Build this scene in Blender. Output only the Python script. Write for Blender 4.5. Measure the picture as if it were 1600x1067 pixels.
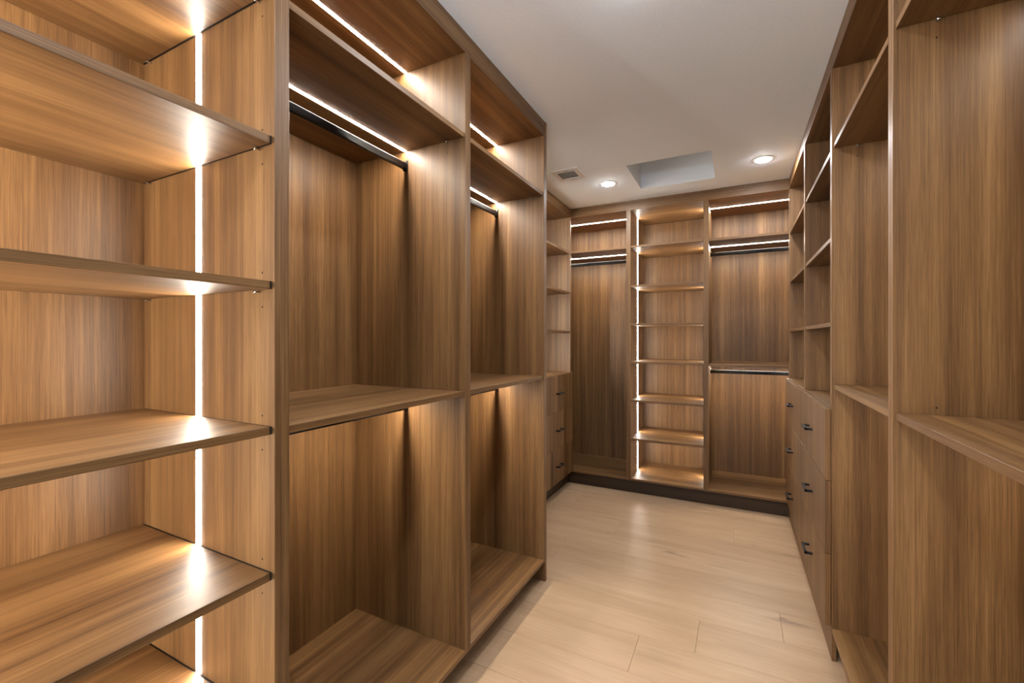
import bpy, bmesh, math, random
from mathutils import Vector, Matrix
random.seed(7)
S = bpy.context.scene
COL = S.collection
for o in list(bpy.data.objects):
    bpy.data.objects.remove(o)

# ------------------------------------------------------------------ camera, world, exposure
H = 2.59                      # ceiling height
CAM_Z = 1.3704
cam_d = bpy.data.cameras.new('camera')
cam_d.sensor_fit = 'HORIZONTAL'
cam_d.sensor_width = 36.0
cam_d.lens = 683.0 / 1600.0 * 36.0
cam_d.shift_y = -5.0 / 1600.0
cam_d.clip_start = 0.02
cam = bpy.data.objects.new('camera', cam_d)
COL.objects.link(cam)
cam.location = (0, 0, CAM_Z)
cam.rotation_euler = (math.radians(90), 0, math.radians(27.09))
S.camera = cam

W = bpy.data.worlds.new('world')
S.world = W
W.use_nodes = True
W.node_tree.nodes['Background'].inputs[0].default_value = (0.70, 0.86, 1.0, 1)
W.node_tree.nodes['Background'].inputs[1].default_value = 2.4

S.view_settings.view_transform = 'Standard'
S.view_settings.look = 'None'
S.view_settings.gamma = 1.0
S.view_settings.use_curve_mapping = False
S.view_settings.exposure = 0.17

# the photographer's flash, beside the camera, bounced off the ceiling
fl = bpy.data.lights.new('bounce_flash', 'SPOT')
fl.energy = 88.0
fl.color = (0.84, 0.92, 1.0)
fl.spot_size = math.radians(112)
fl.spot_blend = 1.0
fl.shadow_soft_size = 0.10
flash = bpy.data.objects.new('bounce_flash', fl)
COL.objects.link(flash)
flash.location = (-0.28, -0.40, 1.85)
flash.rotation_euler = (Vector((-0.30, 0.20, H)) - Vector(flash.location)).to_track_quat('-Z', 'Y').to_euler()

LED_COLOR = (1.0, 0.905, 0.78)
LED_POWER = 245.0             # radiance of the strips under the left and back boards
LED_UPRIGHT = 95.0           # radiance of the upright strips
LED_UPRIGHT_NEAR = 430.0      # the strip beside the camera
LED_UPRIGHT_CORNER = 140.0    # in the set-back corner unit
LED_UPRIGHT_FAR = 88.0        # the same in the far units
LED_DIMMED = 58.0             # radiance of the strips along the right wall
DOWN_COLOR = (0.94, 0.97, 1.0)
DOWN_POWER = 540.0            # radiance of the ceiling downlights

# ------------------------------------------------------------------ key planes (metres)
XL, XL4, XR, YB = -0.9545, -1.3805, 0.361, 3.925
T = 0.019                     # panel thickness

# ------------------------------------------------------------------ materials
def new_mat(name):
    m = bpy.data.materials.new(name)
    m.use_nodes = True
    nt = m.node_tree
    nt.nodes.clear()
    out = nt.nodes.new('ShaderNodeOutputMaterial')
    return m, nt, out

def N(nt, kind, **kw):
    n = nt.nodes.new(kind)
    for k, v in kw.items():
        setattr(n, k, v)
    return n

def ramp(nt, stops):
    r = N(nt, 'ShaderNodeValToRGB')
    e = r.color_ramp.elements
    while len(e) < len(stops):
        e.new(0.5)
    for i, (p, c) in enumerate(stops):
        e[i].position = p
        e[i].color = (*c, 1)
    return r

def math_node(nt, op, a, b=None):
    n = N(nt, 'ShaderNodeMath', operation=op)
    for i, v in enumerate((a, b)):
        if v is None:
            continue
        if isinstance(v, (int, float)):
            n.inputs[i].default_value = v
        else:
            nt.links.new(v, n.inputs[i])
    return n.outputs[0]

def grain_coords(nt, axis, across, along):
    tc = N(nt, 'ShaderNodeTexCoord')
    info = N(nt, 'ShaderNodeObjectInfo')
    mp = N(nt, 'ShaderNodeMapping')
    sc = [across] * 3
    sc['XYZ'.index(axis)] = along
    mp.inputs['Scale'].default_value = sc
    nt.links.new(tc.outputs['Object'], mp.inputs['Vector'])
    w = math_node(nt, 'MULTIPLY', info.outputs['Random'], 97.0)
    return mp.outputs[0], w

def noise4(nt, axis, across, along, detail, rough, dist=0.0):
    v, w = grain_coords(nt, axis, across, along)
    n = N(nt, 'ShaderNodeTexNoise', noise_dimensions='4D')
    n.inputs['Scale'].default_value = 1.0
    n.inputs['Detail'].default_value = detail
    n.inputs['Roughness'].default_value = rough
    n.inputs['Distortion'].default_value = dist
    nt.links.new(v, n.inputs['Vector'])
    nt.links.new(w, n.inputs['W'])
    return n.outputs[0]

def wood_mat(name, axis, dark, mid, light, rough=0.45):
    m, nt, out = new_mat(name)
    L = nt.links.new
    b = N(nt, 'ShaderNodeBsdfPrincipled')
    broad = noise4(nt, axis, 14.0, 0.35, 3.0, 0.55, 0.3)
    bands = noise4(nt, axis, 45.0, 0.6, 3.0, 0.6, 0.2)
    fibre = noise4(nt, axis, 230.0, 2.6, 4.0, 0.7, 0.1)
    fine = noise4(nt, axis, 620.0, 11.0, 2.0, 0.6, 0.1)
    pores = noise4(nt, axis, 380.0, 9.0, 1.0, 0.5)
    s = math_node(nt, 'ADD', math_node(nt, 'MULTIPLY', broad, 0.36), math_node(nt, 'MULTIPLY', bands, 0.24))
    s = math_node(nt, 'ADD', s, math_node(nt, 'ADD', math_node(nt, 'MULTIPLY', fibre, 0.24), math_node(nt, 'MULTIPLY', fine, 0.16)))
    r = ramp(nt, [(0.385, dark), (0.495, mid), (0.61, light)])
    L(s, r.inputs[0])
    pr = ramp(nt, [(0.30, (0.62, 0.58, 0.55)), (0.42, (1, 1, 1))])
    L(pores, pr.inputs[0])
    mx = N(nt, 'ShaderNodeMixRGB', blend_type='MULTIPLY')
    mx.inputs[0].default_value = 0.55
    L(r.outputs[0], mx.inputs[1])
    L(pr.outputs[0], mx.inputs[2])
    L(mx.outputs[0], b.inputs['Base Color'])
    rr = math_node(nt, 'ADD', math_node(nt, 'MULTIPLY', fibre, 0.18), rough - 0.09)
    L(rr, b.inputs['Roughness'])
    b.inputs['Specular IOR Level'].default_value = 0.42
    bp = N(nt, 'ShaderNodeBump')
    bp.inputs['Strength'].default_value = 0.12
    bp.inputs['Distance'].default_value = 0.0006
    L(fibre, bp.inputs['Height'])
    L(bp.outputs[0], b.inputs['Normal'])
    L(b.outputs[0], out.inputs[0])
    return m

WD, WM, WL = (0.056, 0.0242, 0.0078), (0.142, 0.0695, 0.0240), (0.246, 0.133, 0.0510)
PLINTH = {a: wood_mat('shaded_plinth_laminate_' + a.lower(), a, (0.020, 0.010, 0.004), (0.042, 0.022, 0.009), (0.07, 0.038, 0.017), 0.5) for a in 'XY'}  # walnut darkened, the shade of the toe recess put into its colour
WOOD = {a: wood_mat('walnut_laminate_' + a.lower(), a, WD, WM, WL) for a in 'XYZ'}

def floor_mat():
    m, nt, out = new_mat('pale_oak_plank')
    L = nt.links.new
    b = N(nt, 'ShaderNodeBsdfPrincipled')
    broad = noise4(nt, 'X', 9.0, 1.2, 3.0, 0.55, 0.8)
    fibre = noise4(nt, 'X', 150.0, 5.0, 3.0, 0.6, 0.4)
    s = math_node(nt, 'ADD', math_node(nt, 'MULTIPLY', broad, 0.6), math_node(nt, 'MULTIPLY', fibre, 0.4))
    r = ramp(nt, [(0.33, (0.335, 0.216, 0.126)), (0.5, (0.402, 0.266, 0.161)), (0.66, (0.456, 0.313, 0.198))])
    L(s, r.inputs[0])
    info = N(nt, 'ShaderNodeObjectInfo')
    tint = ramp(nt, [(0.0, (0.90, 0.88, 0.86)), (1.0, (1.0, 1.0, 1.0))])
    L(info.outputs['Random'], tint.inputs[0])
    mx = N(nt, 'ShaderNodeMixRGB', blend_type='MULTIPLY')
    mx.inputs[0].default_value = 1.0
    L(r.outputs[0], mx.inputs[1])
    L(tint.outputs[0], mx.inputs[2])
    col = mx.outputs[0]
    # knots and mineral streaks of the boards, each at its place on the floor
    geo = N(nt, 'ShaderNodeNewGeometry')
    for (kx, ky, rx, ry, st) in [(-0.372, 2.955, 0.05, 0.018, 0.5), (-0.30, 2.935, 0.06, 0.014, 0.35),
                                 (0.235, 2.485, 0.085, 0.020, 0.45), (0.205, 2.505, 0.02, 0.012, 0.5),
                                 (-0.10, 2.90, 0.06, 0.01, 0.25), (-0.56, 3.30, 0.014, 0.01, 0.4),
                                 (0.11, 3.30, 0.02, 0.010, 0.35), (-0.80, 3.05, 0.012, 0.01, 0.4),
                                 (0.30, 3.25, 0.05, 0.012, 0.3), (-0.05, 1.75, 0.05, 0.03, 0.18),
                                 (-0.30, 1.95, 0.10, 0.05, 0.13)]:
        sub = N(nt, 'ShaderNodeVectorMath', operation='SUBTRACT')
        L(geo.outputs['Position'], sub.inputs[0])
        sub.inputs[1].default_value = (kx, ky, 0)
        sc = N(nt, 'ShaderNodeVectorMath', operation='MULTIPLY')
        L(sub.outputs[0], sc.inputs[0])
        sc.inputs[1].default_value = (1 / rx, 1 / ry, 1)
        ln = N(nt, 'ShaderNodeVectorMath', operation='LENGTH')
        L(sc.outputs[0], ln.inputs[0])
        d = math_node(nt, 'ADD', ln.outputs['Value'], math_node(nt, 'MULTIPLY', math_node(nt, 'SUBTRACT', fibre, 0.5), 2.6))
        mr = N(nt, 'ShaderNodeMapRange')
        mr.inputs[1].default_value = 0.2
        mr.inputs[2].default_value = 1.3
        mr.inputs[3].default_value = min(0.85, st * 1.6)
        mr.inputs[4].default_value = 0.0
        L(d, mr.inputs[0])
        k = N(nt, 'ShaderNodeMixRGB')
        L(mr.outputs[0], k.inputs[0])
        L(col, k.inputs[1])
        k.inputs[2].default_value = (0.17, 0.105, 0.07, 1)
        col = k.outputs[0]
    L(col, b.inputs['Base Color'])
    b.inputs['Roughness'].default_value = 0.36
    b.inputs['Specular IOR Level'].default_value = 0.42
    bp = N(nt, 'ShaderNodeBump')
    bp.inputs['Strength'].default_value = 0.10
    bp.inputs['Distance'].default_value = 0.0008
    L(s, bp.inputs['Height'])
    L(bp.outputs[0], b.inputs['Normal'])
    L(b.outputs[0], out.inputs[0])
    return m
OAK = floor_mat()

def paint_mat(name, color, rough, bump=0.05, metal=0.0, spec=0.4):
    m, nt, out = new_mat(name)
    L = nt.links.new
    b = N(nt, 'ShaderNodeBsdfPrincipled')
    tc = N(nt, 'ShaderNodeTexCoord')
    n = N(nt, 'ShaderNodeTexNoise')
    n.inputs['Scale'].default_value = 90.0
    n.inputs['Detail'].default_value = 3.0
    L(tc.outputs['Object'], n.inputs['Vector'])
    r = ramp(nt, [(0.35, tuple(c * 0.965 for c in color)), (0.65, color)])
    L(n.outputs[0], r.inputs[0])
    L(r.outputs[0], b.inputs['Base Color'])
    b.inputs['Roughness'].default_value = rough
    b.inputs['Metallic'].default_value = metal
    b.inputs['Specular IOR Level'].default_value = spec
    bp = N(nt, 'ShaderNodeBump')
    bp.inputs['Strength'].default_value = bump
    bp.inputs['Distance'].default_value = 0.001
    L(n.outputs[0], bp.inputs['Height'])
    L(bp.outputs[0], b.inputs['Normal'])
    L(b.outputs[0], out.inputs[0])
    return m
CEIL = paint_mat('white_ceiling_paint', (0.86, 0.91, 0.955), 0.75, 0.06)
WALL = paint_mat('white_wall_paint', (0.74, 0.73, 0.71), 0.7, 0.06)
VENT = paint_mat('white_vent_enamel', (0.76, 0.755, 0.74), 0.45, 0.02)
DARK = paint_mat('dark_duct_interior', (0.42, 0.42, 0.41), 0.8, 0.02)
BLACK = paint_mat('matte_black_metal', (0.008, 0.008, 0.009), 0.48, 0.02, 0.0, 0.28)
CHROME = paint_mat('bright_steel', (0.62, 0.60, 0.57), 0.25, 0.01, 1.0)
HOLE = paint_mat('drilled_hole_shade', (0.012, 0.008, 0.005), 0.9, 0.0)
SUB = paint_mat('dark_subfloor', (0.10, 0.07, 0.05), 0.9, 0.02)

def emit_mat(name, color, power):
    m, nt, out = new_mat(name)
    e = N(nt, 'ShaderNodeEmission')
    e.inputs[0].default_value = (*color, 1)
    e.inputs[1].default_value = power
    nt.links.new(e.outputs[0], out.inputs[0])
    return m
LED = emit_mat('warm_white_led_diffuser', LED_COLOR, LED_POWER)
LED_V = emit_mat('warm_white_led_upright', LED_COLOR, LED_UPRIGHT)
LED_N = emit_mat('warm_white_led_upright_near', LED_COLOR, LED_UPRIGHT_NEAR)
LED_C = emit_mat('warm_white_led_upright_corner', LED_COLOR, LED_UPRIGHT_CORNER)
LED_F = emit_mat('warm_white_led_upright_far', LED_COLOR, LED_UPRIGHT_FAR)
LED_R = emit_mat('warm_white_led_dimmed', LED_COLOR, LED_DIMMED)
LAMP = emit_mat('downlight_lens', DOWN_COLOR, DOWN_POWER)

# ------------------------------------------------------------------ builders
def link_mesh(name, bm, mat, parent=None, origin=None):
    me = bpy.data.meshes.new(name)
    if origin is not None:
        bmesh.ops.translate(bm, verts=bm.verts, vec=-Vector(origin))
    bmesh.ops.recalc_face_normals(bm, faces=bm.faces)
    bm.to_mesh(me)
    bm.free()
    me.materials.append(mat)
    o = bpy.data.objects.new(name, me)
    COL.objects.link(o)
    wl = Vector(origin) if origin is not None else Vector((0, 0, 0))
    if parent is not None:
        o.parent = parent
        pw = Vector((0, 0, 0))
        p = parent
        while p is not None:
            pw += p.location
            p = p.parent
        wl = wl - pw
    o.location = wl
    return o

def bm_box(bm, x0, x1, y0, y1, z0, z1, bevel=0.0):
    x0, x1 = sorted((x0, x1)); y0, y1 = sorted((y0, y1)); z0, z1 = sorted((z0, z1))
    r = bmesh.ops.create_cube(bm, size=1.0)
    vs = r['verts']
    for v in vs:
        v.co = Vector(((x0 + x1) / 2 + v.co.x * (x1 - x0), (y0 + y1) / 2 + v.co.y * (y1 - y0), (z0 + z1) / 2 + v.co.z * (z1 - z0)))
    if bevel > 0:
        es = list({e for v in vs for e in v.link_edges})
        bmesh.ops.bevel(bm, geom=es, offset=bevel, segments=1, affect='EDGES', profile=0.5)

def box(name, x0, x1, y0, y1, z0, z1, mat, parent=None, bevel=0.0007):
    bm = bmesh.new()
    bm_box(bm, x0, x1, y0, y1, z0, z1, bevel)
    return link_mesh(name, bm, mat, parent, ((x0 + x1) / 2, (y0 + y1) / 2, (z0 + z1) / 2))

def bm_lathe(bm, prof, c, seg=40, axis='Z'):
    rings = []
    for (r, h) in prof:
        ring = []
        for i in range(seg):
            a = 2 * math.pi * i / seg
            if axis == 'Z':
                p = (c[0] + r * math.cos(a), c[1] + r * math.sin(a), c[2] + h)
            elif axis == 'X':
                p = (c[0] + h, c[1] + r * math.cos(a), c[2] + r * math.sin(a))
            else:
                p = (c[0] + r * math.cos(a), c[1] + h, c[2] + r * math.sin(a))
            ring.append(bm.verts.new(p))
        rings.append(ring)
    for a, b in zip(rings[:-1], rings[1:]):
        for i in range(seg):
            bm.faces.new((a[i], a[(i + 1) % seg], b[(i + 1) % seg], b[i]))
    for ring in (rings[0], rings[-1]):
        bm.faces.new(ring)

def structure(o):
    o['kind'] = 'structure'
    return o

def thing(name, label, cat, loc, group=None):
    o = bpy.data.objects.new(name, None)
    o.empty_display_size = 0.1
    COL.objects.link(o)
    o.location = loc
    o['label'] = label
    o['category'] = cat
    if group:
        o['group'] = group
    return o

# ------------------------------------------------------------------ the room
structure(box('wall_left', -1.72, -1.60, -1.7, 2.315, 0, H, WALL, bevel=0))
structure(box('wall_left_alcove', -2.04, -1.92, 2.315, 4.70, 0, H, WALL, bevel=0))
structure(box('wall_left_return', -2.04, -1.60, 2.300, 2.315, 0, H, WALL, bevel=0))
structure(box('wall_back', -1.92, 0.985, 4.555, 4.70, 0, H, WALL, bevel=0))
structure(box('wall_right', 0.985, 1.10, -1.7, 4.70, 0, H, WALL, bevel=0))
# unseen front wall; its wide opening is added to let cool world light in
structure(box('wall_front_left', -1.60, -0.95, -1.70, -1.58, 0, H, WALL, bevel=0))
structure(box('wall_front_right', 0.55, 0.985, -1.70, -1.58, 0, H, WALL, bevel=0))
structure(box('wall_front_header', -0.95, 0.55, -1.70, -1.58, 2.25, H, WALL, bevel=0))

# ceiling slab with the square well of the skylight shaft
RX0, RX1, RY0, RY1 = -0.690, -0.139, 3.115, 3.666
bm = bmesh.new()
for (a, b, c, d) in [(-2.04, 1.10, -1.82, RY0), (-2.04, 1.10, RY1, 4.70), (-2.04, RX0, RY0, RY1), (RX1, 1.10, RY0, RY1)]:
    bm_box(bm, a, b, c, d, H, H + 0.02)
ceiling = structure(link_mesh('ceiling', bm, CEIL))
bm = bmesh.new()
SH = H + 0.75
for (a, b, c, d) in [(RX0 - 0.02, RX0, RY0 - 0.02, RY1 + 0.02), (RX1, RX1 + 0.02, RY0 - 0.02, RY1 + 0.02),
                     (RX0, RX1, RY0 - 0.02, RY0), (RX0, RX1, RY1, RY1 + 0.02)]:
    bm_box(bm, a, b, c, d, H + 0.02, SH)
bm_box(bm, RX0 - 0.02, RX1 + 0.02, RY0 - 0.02, RY1 + 0.02, SH, SH + 0.02)
o = link_mesh('skylight_shaft', bm, CEIL, ceiling)

# floor: subfloor with real boards, 245 mm wide, running across the room
floor = structure(box('floor', -2.04, 1.10, -1.82, 4.70, -0.06, -0.0145, SUB, bevel=0))
ROW = 0.2445
rows = []
y = 1.815
k0 = -15
first_joint = {0: -0.395, 1: -0.157, 2: 0.194, 3: -1.02, 4: 0.56, 5: -0.763, 6: -0.011, 7: -1.20}
for k in range(k0, 12):
    ya, yb = y + k * ROW, y + (k + 1) * ROW
    if yb > 4.5 or ya < -1.7:
        continue
    j = first_joint.get(k, random.uniform(-1.5, 0.4))
    cuts = [-1.60] if ya < 2.2 else [-1.90]
    jj = j
    while jj > cuts[0] + 0.3:
        jj -= 1.9
    jj += 1.9
    while jj < 0.97:
        if jj > cuts[0] + 0.12:
            cuts.append(jj)
        jj += 1.9
    cuts.append(0.985)
    for a, b in zip(cuts[:-1], cuts[1:]):
        box('floor_plank', a + 0.0003, b - 0.0003, ya + 0.0003, yb - 0.0003, -0.0145, 0.0, OAK, floor, bevel=0.0012)

# filler boards between the cabinet tops and the ceiling, and the plinths
F0 = 2.524
structure(box('trim_1', XL - 0.003, XL - 0.022, -0.135, 2.277, F0, H, WOOD['Y']))
structure(box('trim_2', XL4 - 0.003, XL4 - 0.022, 2.318, 3.925, F0, H, WOOD['Y']))
structure(box('trim_3', -1.660, 0.60, YB + 0.003, YB + 0.022, F0, H, WOOD['X']))
structure(box('trim_4', XR + 0.003, XR + 0.022, -0.150, 3.925, F0, H, WOOD['Y']))
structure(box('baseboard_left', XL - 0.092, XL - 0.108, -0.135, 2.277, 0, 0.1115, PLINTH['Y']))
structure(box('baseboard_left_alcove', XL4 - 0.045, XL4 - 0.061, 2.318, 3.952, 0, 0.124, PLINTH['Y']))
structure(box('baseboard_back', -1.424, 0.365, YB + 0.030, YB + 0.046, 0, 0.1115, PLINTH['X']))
structure(box('baseboard_right', XR + 0.003, XR + 0.019, 2.272, 3.952, 0, 0.143, WOOD['Y']))
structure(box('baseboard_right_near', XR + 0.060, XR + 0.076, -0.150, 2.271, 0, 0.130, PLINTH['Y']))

# ------------------------------------------------------------------ cabinets
# A cabinet is built in its own frame: u along its front, d the depth behind the front plane.
class Frame:
    def __init__(self, side, plane):
        self.side, self.plane = side, plane
        self.along = 'X' if side == 'back' else 'Y'
    def ext(self, u0, u1, d0, d1):
        if self.side == 'left':
            return (self.plane - d1, self.plane - d0, u0, u1)
        if self.side == 'right':
            return (self.plane + d0, self.plane + d1, u0, u1)
        return (u0, u1, self.plane + d0, self.plane + d1)
    def pt(self, u, d, z):
        if self.side == 'left':
            return (self.plane - d, u, z)
        if self.side == 'right':
            return (self.plane + d, u, z)
        return (u, self.plane + d, z)

LEFT, LEFT4, RIGHT, BACK = Frame('left', XL), Frame('left', XL4), Frame('right', XR), Frame('back', YB)

def fbox(name, fr, u0, u1, d0, d1, z0, z1, mat, parent, bevel=0.0007):
    a, b, c, d = fr.ext(u0, u1, d0, d1)
    return box(name, a, b, c, d, z0, z1, mat, parent, bevel)

def led_under(fr, u0, u1, d, z, parent):
    """light strip let into the underside of a board: slim lens, a little proud"""
    bm = bmesh.new()
    w, h = 0.0065, 0.0010
    prof = [(-w, 0.001), (-w, -h * 0.5), (-w * 0.6, -h), (w * 0.6, -h), (w, -h * 0.5), (w, 0.001)]
    ends = []
    for u in (u0, u1):
        ends.append([bm.verts.new(fr.pt(u, d + p, z + q)) for p, q in prof])
    n = len(prof)
    for i in range(n):
        bm.faces.new((ends[0][i], ends[0][(i + 1) % n], ends[1][(i + 1) % n], ends[1][i]))
    bm.faces.new(ends[0]); bm.faces.new(ends[1])
    return link_mesh('led_strip', bm, LED_R if fr.side == 'right' else LED, parent, fr.pt((u0 + u1) / 2, d, z))

def led_side(fr, u, sign, d, z0, z1, parent):
    """upright light strip let into the inner face of a side panel; sign: the way it faces along u"""
    bm = bmesh.new()
    w, h = 0.0120, 0.0010
    prof = [(-w, -0.001), (-w, h * 0.5), (-w * 0.6, h), (w * 0.6, h), (w, h * 0.5), (w, -0.001)]
    ends = []
    for z in (z0, z1):
        ends.append([bm.verts.new(fr.pt(u + sign * q, d + p, z)) for p, q in prof])
    n = len(prof)
    for i in range(n):
        bm.faces.new((ends[0][i], ends[0][(i + 1) % n], ends[1][(i + 1) % n], ends[1][i]))
    bm.faces.new(ends[0]); bm.faces.new(ends[1])
    return link_mesh('led_strip', bm, LED_F if fr is BACK else LED_C if fr is LEFT4 else (LED_N if u < 0.3 else LED_V), parent, fr.pt(u, d, (z0 + z1) / 2))

def rod(fr, u0, u1, d, zc, parent):
    """oval black hanging rod in two end brackets"""
    bm = bmesh.new()
    a, b, seg = 0.0075, 0.015, 20
    ends = []
    for u in (u0 + 0.004, u1 - 0.004):
        ring = []
        for i in range(seg):
            t = 2 * math.pi * i / seg
            cx, cz = math.cos(t), math.sin(t)
            p = math.copysign(abs(cx) ** 0.3, cx) * a
            q = math.copysign(abs(cz) ** 0.3, cz) * b
            ring.append(bm.verts.new(fr.pt(u, d + p, zc + q)))
        ends.append(ring)
    for i in range(seg):
        bm.faces.new((ends[0][i], ends[0][(i + 1) % seg], ends[1][(i + 1) % seg], ends[1][i]))
    bm.faces.new(ends[0]); bm.faces.new(ends[1])
    r = link_mesh('hanging_rod', bm, BLACK, parent, fr.pt((u0 + u1) / 2, d, zc))
    for f in r.data.polygons:
        f.use_smooth = len(f.vertices) == 4
    for u, s in ((u0, 1), (u1, -1)):
        bm = bmesh.new()
        x = fr.ext(min(u, u + s * 0.0035), max(u, u + s * 0.0035), d - 0.0105, d + 0.0105)
        bm_box(bm, *x, zc - 0.019, zc + 0.026, 0.001)
        x = fr.ext(min(u, u + s * 0.012), max(u, u + s * 0.012), d - 0.0095, d - 0.0078)
        bm_box(bm, *x, zc - 0.018, zc + 0.012)
        x = fr.ext(min(u, u + s * 0.012), max(u, u + s * 0.012), d + 0.0078, d + 0.0095)
        bm_box(bm, *x, zc - 0.018, zc + 0.012)
        link_mesh('rod_bracket', bm, BLACK, r, fr.pt(u, d, zc))
        bm = bmesh.new()
        ax = 'X' if fr.along == 'X' else 'Y'
        bm_lathe(bm, [(0.0032, s * 0.0033), (0.0030, s * 0.0050), (0.0012, s * 0.0054)], fr.pt(u, d, zc + 0.0205), 10, ax)
        sc = link_mesh('bracket_screw', bm, CHROME, r, fr.pt(u, d, zc + 0.0205))
        sc['label'] = 'bright steel screw head'
    return r

def shelf_pins(fr, u, sign, z, depths, shelf):
    for d in depths:
        bm = bmesh.new()
        ax = 'X' if fr.along == 'X' else 'Y'
        bm_lathe(bm, [(0.0026, 0.0), (0.0026, sign * 0.011), (0.0042, sign * 0.0112), (0.0042, sign * 0.0135), (0.002, sign * 0.0145)],
                 fr.pt(u, d, z - 0.0045), 10, ax)
        p = link_mesh('shelf_pin', bm, CHROME, shelf, fr.pt(u, d, z - 0.0045))

def pin_holes(fr, u, sign, zs, depths, parent):
    """small drilled holes in the inner face of a side panel"""
    bm = bmesh.new()
    ax = 'X' if fr.along == 'X' else 'Y'
    for z in zs:
        for d in depths:
            bm_lathe(bm, [(0.0024, -sign * 0.0004), (0.0022, sign * 0.0003)], fr.pt(u, d, z), 8, ax)
    o = link_mesh('pin_holes', bm, HOLE, parent, fr.pt(u, depths[0], zs[0]))
    o['kind'] = 'stuff'

def carcass(fr, t, u0, u1, D, floor_top, ends=(True, True), z_top=F0, back=True):
    """sides, back, top and bottom boards of a full-height cabinet"""
    zb = floor_top - T
    if ends[0]:
        fbox('side_panel', fr, u0, u0 + T, 0, D, zb, z_top, WOOD['Z'], t)
    if ends[1]:
        fbox('side_panel', fr, u1 - T, u1, 0, D, zb, z_top, WOOD['Z'], t)
    fbox('back_panel', fr, u0 + T, u1 - T, D - 0.010, D, zb, z_top, WOOD['Z'], t, 0)
    fbox('top_panel', fr, u0 + T, u1 - T, 0.0005, D - 0.010, z_top - T, z_top, WOOD[fr.along], t)
    fbox('bottom_panel', fr, u0 + T, u1 - T, 0.0005, D - 0.010, zb, floor_top, WOOD[fr.along], t)

D_L = 0.606

def shelf_board(fr, t, u0, u1, z_top, D, recess=0.006, gap=0.0025):
    return fbox('shelf', fr, u0 + T + gap, u1 - T - gap, recess, D - 0.0105, z_top - T, z_top, WOOD[fr.along], t)

# ---- left row: open shelving tower in the foreground
def shelving_tower(fr, u0, u1, D, tops, floor_top, label, led_d, recess, pins, gap):
    c = fr.pt((u0 + u1) / 2, D / 2, 0)
    t = thing('shelving_tower', label, 'shelving unit', c)
    carcass(fr, t, u0, u1, D, floor_top)
    for z in tops:
        s = shelf_board(fr, t, u0, u1, z, D, recess, gap)
        if gap > 0.005:     # dark strips filling the gap beside the side panel
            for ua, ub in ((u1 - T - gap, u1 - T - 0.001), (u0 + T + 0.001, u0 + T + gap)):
                fbox('gap_strip', fr, ua, ub, recess + 0.0005, D - 0.012, z - T + 0.0005, z - 0.0005, HOLE, s, 0)['label'] = 'dark strip in the shelf end gap'
        if pins:
            shelf_pins(fr, u1 - T, -1, z - T, (0.055, D - 0.05), s)
            shelf_pins(fr, u0 + T, 1, z - T, (0.055, D - 0.05), s)
    levels = [floor_top] + sorted(tops) + [F0]
    for zl, zh in zip(levels[:-1], levels[1:]):
        led_side(fr, u1 - T, -1, led_d, zl, zh - T, t)
        led_side(fr, u0 + T, 1, led_d, zl, zh - T, t)
    if pins:
        zs = [z - T - 0.04 for z in tops] + [z + 0.022 for z in tops]
        pin_holes(fr, u1 - T, -1, zs, (0.045,), t)
    return t

L12, L23, L3E = 0.6726, 1.4793, 2.2768
TOPS = [2.193, 1.8425, 1.5040, 1.1650, 0.8250, 0.4850]
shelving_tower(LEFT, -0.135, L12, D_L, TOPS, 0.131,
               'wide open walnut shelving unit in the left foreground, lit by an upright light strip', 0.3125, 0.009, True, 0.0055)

# ---- hanging cabinets
def hanging_cabinet(fr, u0, u1, D, top_shelf, mid_shelf, floor_top, label, led_d=0.3015, group=None, pins=True, lit=True):
    t = thing('hanging_cabinet', label, 'wardrobe', fr.pt((u0 + u1) / 2, D / 2, 0), group)
    carcass(fr, t, u0, u1, D, floor_top)
    s = shelf_board(fr, t, u0, u1, top_shelf, D)
    if pins:
        shelf_pins(fr, u1 - T, -1, top_shelf - T, (0.085, D - 0.05), s)
    if lit:
        led_under(fr, u0 + T + 0.004, u1 - T - 0.004, led_d, F0 - T, t)
        led_under(fr, u0 + T + 0.006, u1 - T - 0.006, led_d, top_shelf - T, t)
    rod(fr, u0 + T, u1 - T, led_d, top_shelf - T - 0.0655, t)
    zs = [top_shelf - T - 0.045]
    if mid_shelf:
        s = shelf_board(fr, t, u0, u1, mid_shelf, D)
        if lit:
            led_under(fr, u0 + T + 0.006, u1 - T - 0.006, led_d, mid_shelf - T, t)
        rod(fr, u0 + T, u1 - T, led_d, mid_shelf - T - 0.0605, t)
        zs += [mid_shelf + 0.018, mid_shelf - T - 0.024]
    pin_holes(fr, u1 - T, -1, zs, (0.085,), t)
    return t

hanging_cabinet(LEFT, L12, L23, D_L, 2.188, 1.160, 0.131,
                'double hanging wardrobe beside the open shelving in the left foreground, two rods, no doors')
t = hanging_cabinet(LEFT, L23, L3E, D_L, 2.188, 1.160, 0.131,
                    'double hanging wardrobe at the far end of the deep left row, by the floor opening')
fbox('end_panel', LEFT, L3E, L3E + T, 0, D_L, 0.0, H - 0.001, WOOD['Z'], t)

BB0, BB1, BB2, BB3 = -1.660, -0.8475, -0.2165, 0.600
hanging_cabinet(BACK, BB0, BB1, D_L, 2.188, None, 0.131,
                'long hanging wardrobe on the back wall, left of the lit shelves, with one high rod', 0.286)
hanging_cabinet(BACK, BB2, BB3, D_L, 2.188, 1.160, 0.131,
                'double hanging wardrobe on the back wall, right of the lit shelves, with a middle shelf', 0.286)
shelving_tower(BACK, BB1, BB2, D_L, TOPS, 0.131,
               'narrow open shelving unit in the middle of the back wall, edged by upright light strips', 0.312, 0.006, False, 0.0025)

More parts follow.
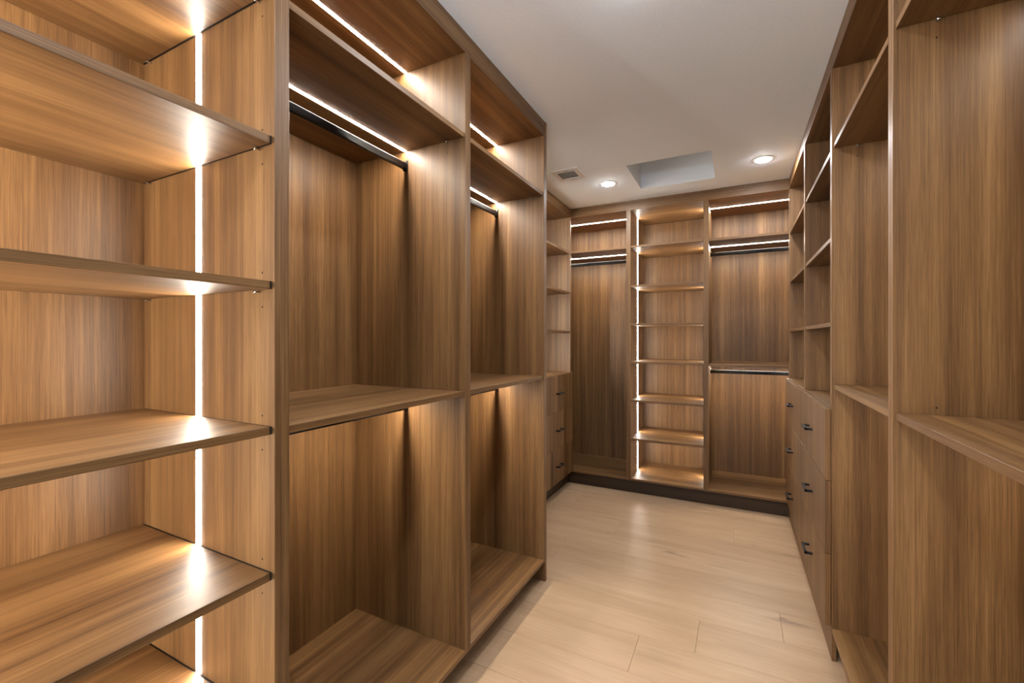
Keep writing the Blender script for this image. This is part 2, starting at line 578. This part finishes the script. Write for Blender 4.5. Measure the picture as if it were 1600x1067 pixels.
R01, R12, R23, R34 = 0.662, 1.4705, 2.2705, 3.080
hanging_cabinet(RIGHT, -0.150, R01, D_L, 2.184, 1.179, 0.150,
                'unseen unlit hanging wardrobe beside the camera, added to cut wall bounce', lit=False)  # out of view, added to keep white wall bounce off the shelf edges
hanging_cabinet(RIGHT, R01, R12, D_L, 2.184, 1.179, 0.150,
                'double hanging wardrobe nearest on the right, its middle shelf cut by the photo edge')
hanging_cabinet(RIGHT, R12, R23, D_L, 2.187, 1.177, 0.150,
                'double hanging wardrobe on the right between the nearest wardrobe and the drawers')

# ---- drawer cabinets with open shelves above
def pull(fr, u, z, drawer):
    bm = bmesh.new()
    f = 0.020                       # drawer front stands 20 mm proud of the carcass
    for s in (-1, 1):
        x = fr.ext(u + s * 0.055 - 0.0055, u + s * 0.055 + 0.0055, -f - 0.034, -f)
        bm_box(bm, *x, z - 0.0055, z + 0.0055, 0.0006)
    x = fr.ext(u - 0.0605, u + 0.0605, -f - 0.034, -f - 0.023)
    bm_box(bm, *x, z - 0.0055, z + 0.0055, 0.0006)
    link_mesh('handle', bm, BLACK, drawer, fr.pt(u, -f - 0.017, z))['label'] = 'square black bar handle'

def drawer_cabinet(fr, cols, D, counter, lines, shelves, label, leds=()):
    """cols: edges of the columns along the front; lines: heights of the drawer joints, top to bottom"""
    u0, u1 = cols[0], cols[-1]
    t = thing('drawer_cabinet', label, 'drawer cabinet', fr.pt((u0 + u1) / 2, D / 2, 0))
    zb = lines[-1] + 0.004
    for a, b in zip(cols[:-1], cols[1:]):
        for ua, ub in ((a, a + T), (b - T, b)):
            fbox('side_panel', fr, ua, ub, 0, D, zb, counter - T, WOOD['Z'], t)
            fbox('side_panel', fr, ua, ub, 0, D, counter, F0, WOOD['Z'], t)
        fbox('back_panel', fr, a + T, b - T, D - 0.010, D, zb, F0, WOOD['Z'], t, 0)
        fbox('bottom_panel', fr, a + T, b - T, 0.001, D - 0.010, zb, zb + T, WOOD[fr.along], t)
        fbox('top_panel', fr, a + T, b - T, 0.0005, D - 0.010, F0 - T, F0, WOOD[fr.along], t)
        for z in shelves:
            s = shelf_board(fr, t, a, b, z, D, 0.004)
            shelf_pins(fr, b - T, -1, z - T, (0.06,), s)
        pin_holes(fr, b - T, -1, [z - T - 0.028 for z in shelves] + [z + 0.012 for z in shelves], (0.06,), t)
        for zt, zl in zip(lines[:-1], lines[1:]):
            d = fbox('drawer', fr, a + 0.001, b - 0.001, -0.020, -0.001, zl + 0.0015, zt - 0.0015, WOOD['Z'], t, 0.0009)
            pull(fr, (a + b) / 2, (zl + zt) / 2, d)
    fbox('countertop', fr, u0, u1, 0.0005, D - 0.010, counter - T, counter, WOOD[fr.along], t)
    for (u, sgn) in leds:
        lv = [counter] + sorted(shelves) + [F0]
        for zl, zh in zip(lv[:-1], lv[1:]):
            led_side(fr, u, sgn, 0.25, zl, zh - T, t)
    return t

SH_D = [1.4395, 1.8060, 2.180]
drawer_cabinet(RIGHT, [R23, R34], 0.606, 1.070, [1.0690, 0.7645, 0.4518, 0.1442], SH_D,
               'three-drawer cabinet with open shelves above on the right, the nearer of the two')
drawer_cabinet(RIGHT, [R34, 3.922], 0.606, 1.070, [1.0690, 0.7645, 0.4518, 0.1442], SH_D,
               'three-drawer cabinet with open shelves above, in the far right corner by the back wall')
drawer_cabinet(LEFT4, [2.318, 3.165, 3.922], 0.500, 1.055, [1.0540, 0.740, 0.4250, 0.1250], SH_D,
               'drawer cabinet with open shelves in the far left corner, set back behind the left row',
               leds=[(3.165 + T, 1), (2.318 + T, 1)])

# ------------------------------------------------------------------ ceiling fittings
def downlight(x, y, label):
    t = thing('downlight', label, 'ceiling light', (x, y, H), 'recessed downlights in the ceiling')
    bm = bmesh.new()
    seg = 48
    prof = [(0.0475, -0.0005), (0.050, -0.004), (0.064, -0.0025), (0.066, 0.0)]
    rings = []
    for (r, h) in prof:
        rings.append([bm.verts.new((x + r * math.cos(2 * math.pi * i / seg), y + r * math.sin(2 * math.pi * i / seg), H + h)) for i in range(seg)])
    for a, b in zip(rings[:-1], rings[1:]):
        for i in range(seg):
            bm.faces.new((a[i], a[(i + 1) % seg], b[(i + 1) % seg], b[i]))
    o = link_mesh('trim_ring', bm, VENT, t, (x, y, H))
    bm = bmesh.new()
    bm_lathe(bm, [(0.050, -0.0005), (0.049, -0.0045), (0.036, -0.0070), (0.018, -0.0080)], (x, y, H), seg)
    link_mesh('lens', bm, LAMP, t, (x, y, H))

downlight(-0.895, 3.415, 'round recessed downlight left of the square skylight shaft')
downlight(0.168, 3.432, 'round recessed downlight right of the square skylight shaft')
downlight(-0.30, 1.48, 'round recessed downlight above the frame, over the middle of the aisle')
downlight(-0.30, 0.30, 'round recessed downlight above the frame, over the camera')
downlight(-0.30, -0.90, 'round recessed downlight over the entrance end, behind the camera')

t = thing('ceiling_vent', 'small square white air vent in the ceiling near the left corner', 'vent', (-1.104, 3.078, H))
vx0, vx1, vy0, vy1 = -1.206, -1.001, 2.974, 3.180
bm = bmesh.new()
ix0, ix1, iy0, iy1 = -1.172, -1.042, 3.022, 3.158
for (a, b, c, d) in [(vx0, vx1, vy0, iy0), (vx0, vx1, iy1, vy1), (vx0, ix0, iy0, iy1), (ix1, vx1, iy0, iy1)]:
    bm_box(bm, a, b, c, d, H - 0.008, H - 0.0005)
link_mesh('vent_frame', bm, VENT, t, (-1.104, 3.078, H))
box('vent_back', ix0, ix1, iy0, iy1, H - 0.0012, H - 0.0004, DARK, t, 0)
n = 9
for i in range(n):
    yc = iy0 + (i + 0.5) * (iy1 - iy0) / n
    bm = bmesh.new()
    w, th = 0.0058, 0.0008
    v = [bm.verts.new((x, yc + sy * w + dy, H - 0.0042 + sy * 0.0026)) for x in (ix0, ix1) for sy in (-1, 1) for dy in (-th, th)]
    q = lambda *k: bm.faces.new([v[i] for i in k])
    q(0, 1, 3, 2); q(4, 6, 7, 5); q(0, 4, 5, 1); q(2, 3, 7, 6); q(0, 2, 6, 4); q(1, 5, 7, 3)
    link_mesh('vent_slat', bm, VENT, t, (-1.107, yc, H - 0.004))
for (x, y) in ((-1.104, 3.000), (-1.085, 3.0), (-1.104, 3.170)):
    bm = bmesh.new()
    bm_lathe(bm, [(0.004, -0.0079), (0.0035, -0.0092), (0.001, -0.0095)], (x, y, H), 10)
    link_mesh('vent_screw', bm, CHROME, t, (x, y, H - 0.008))
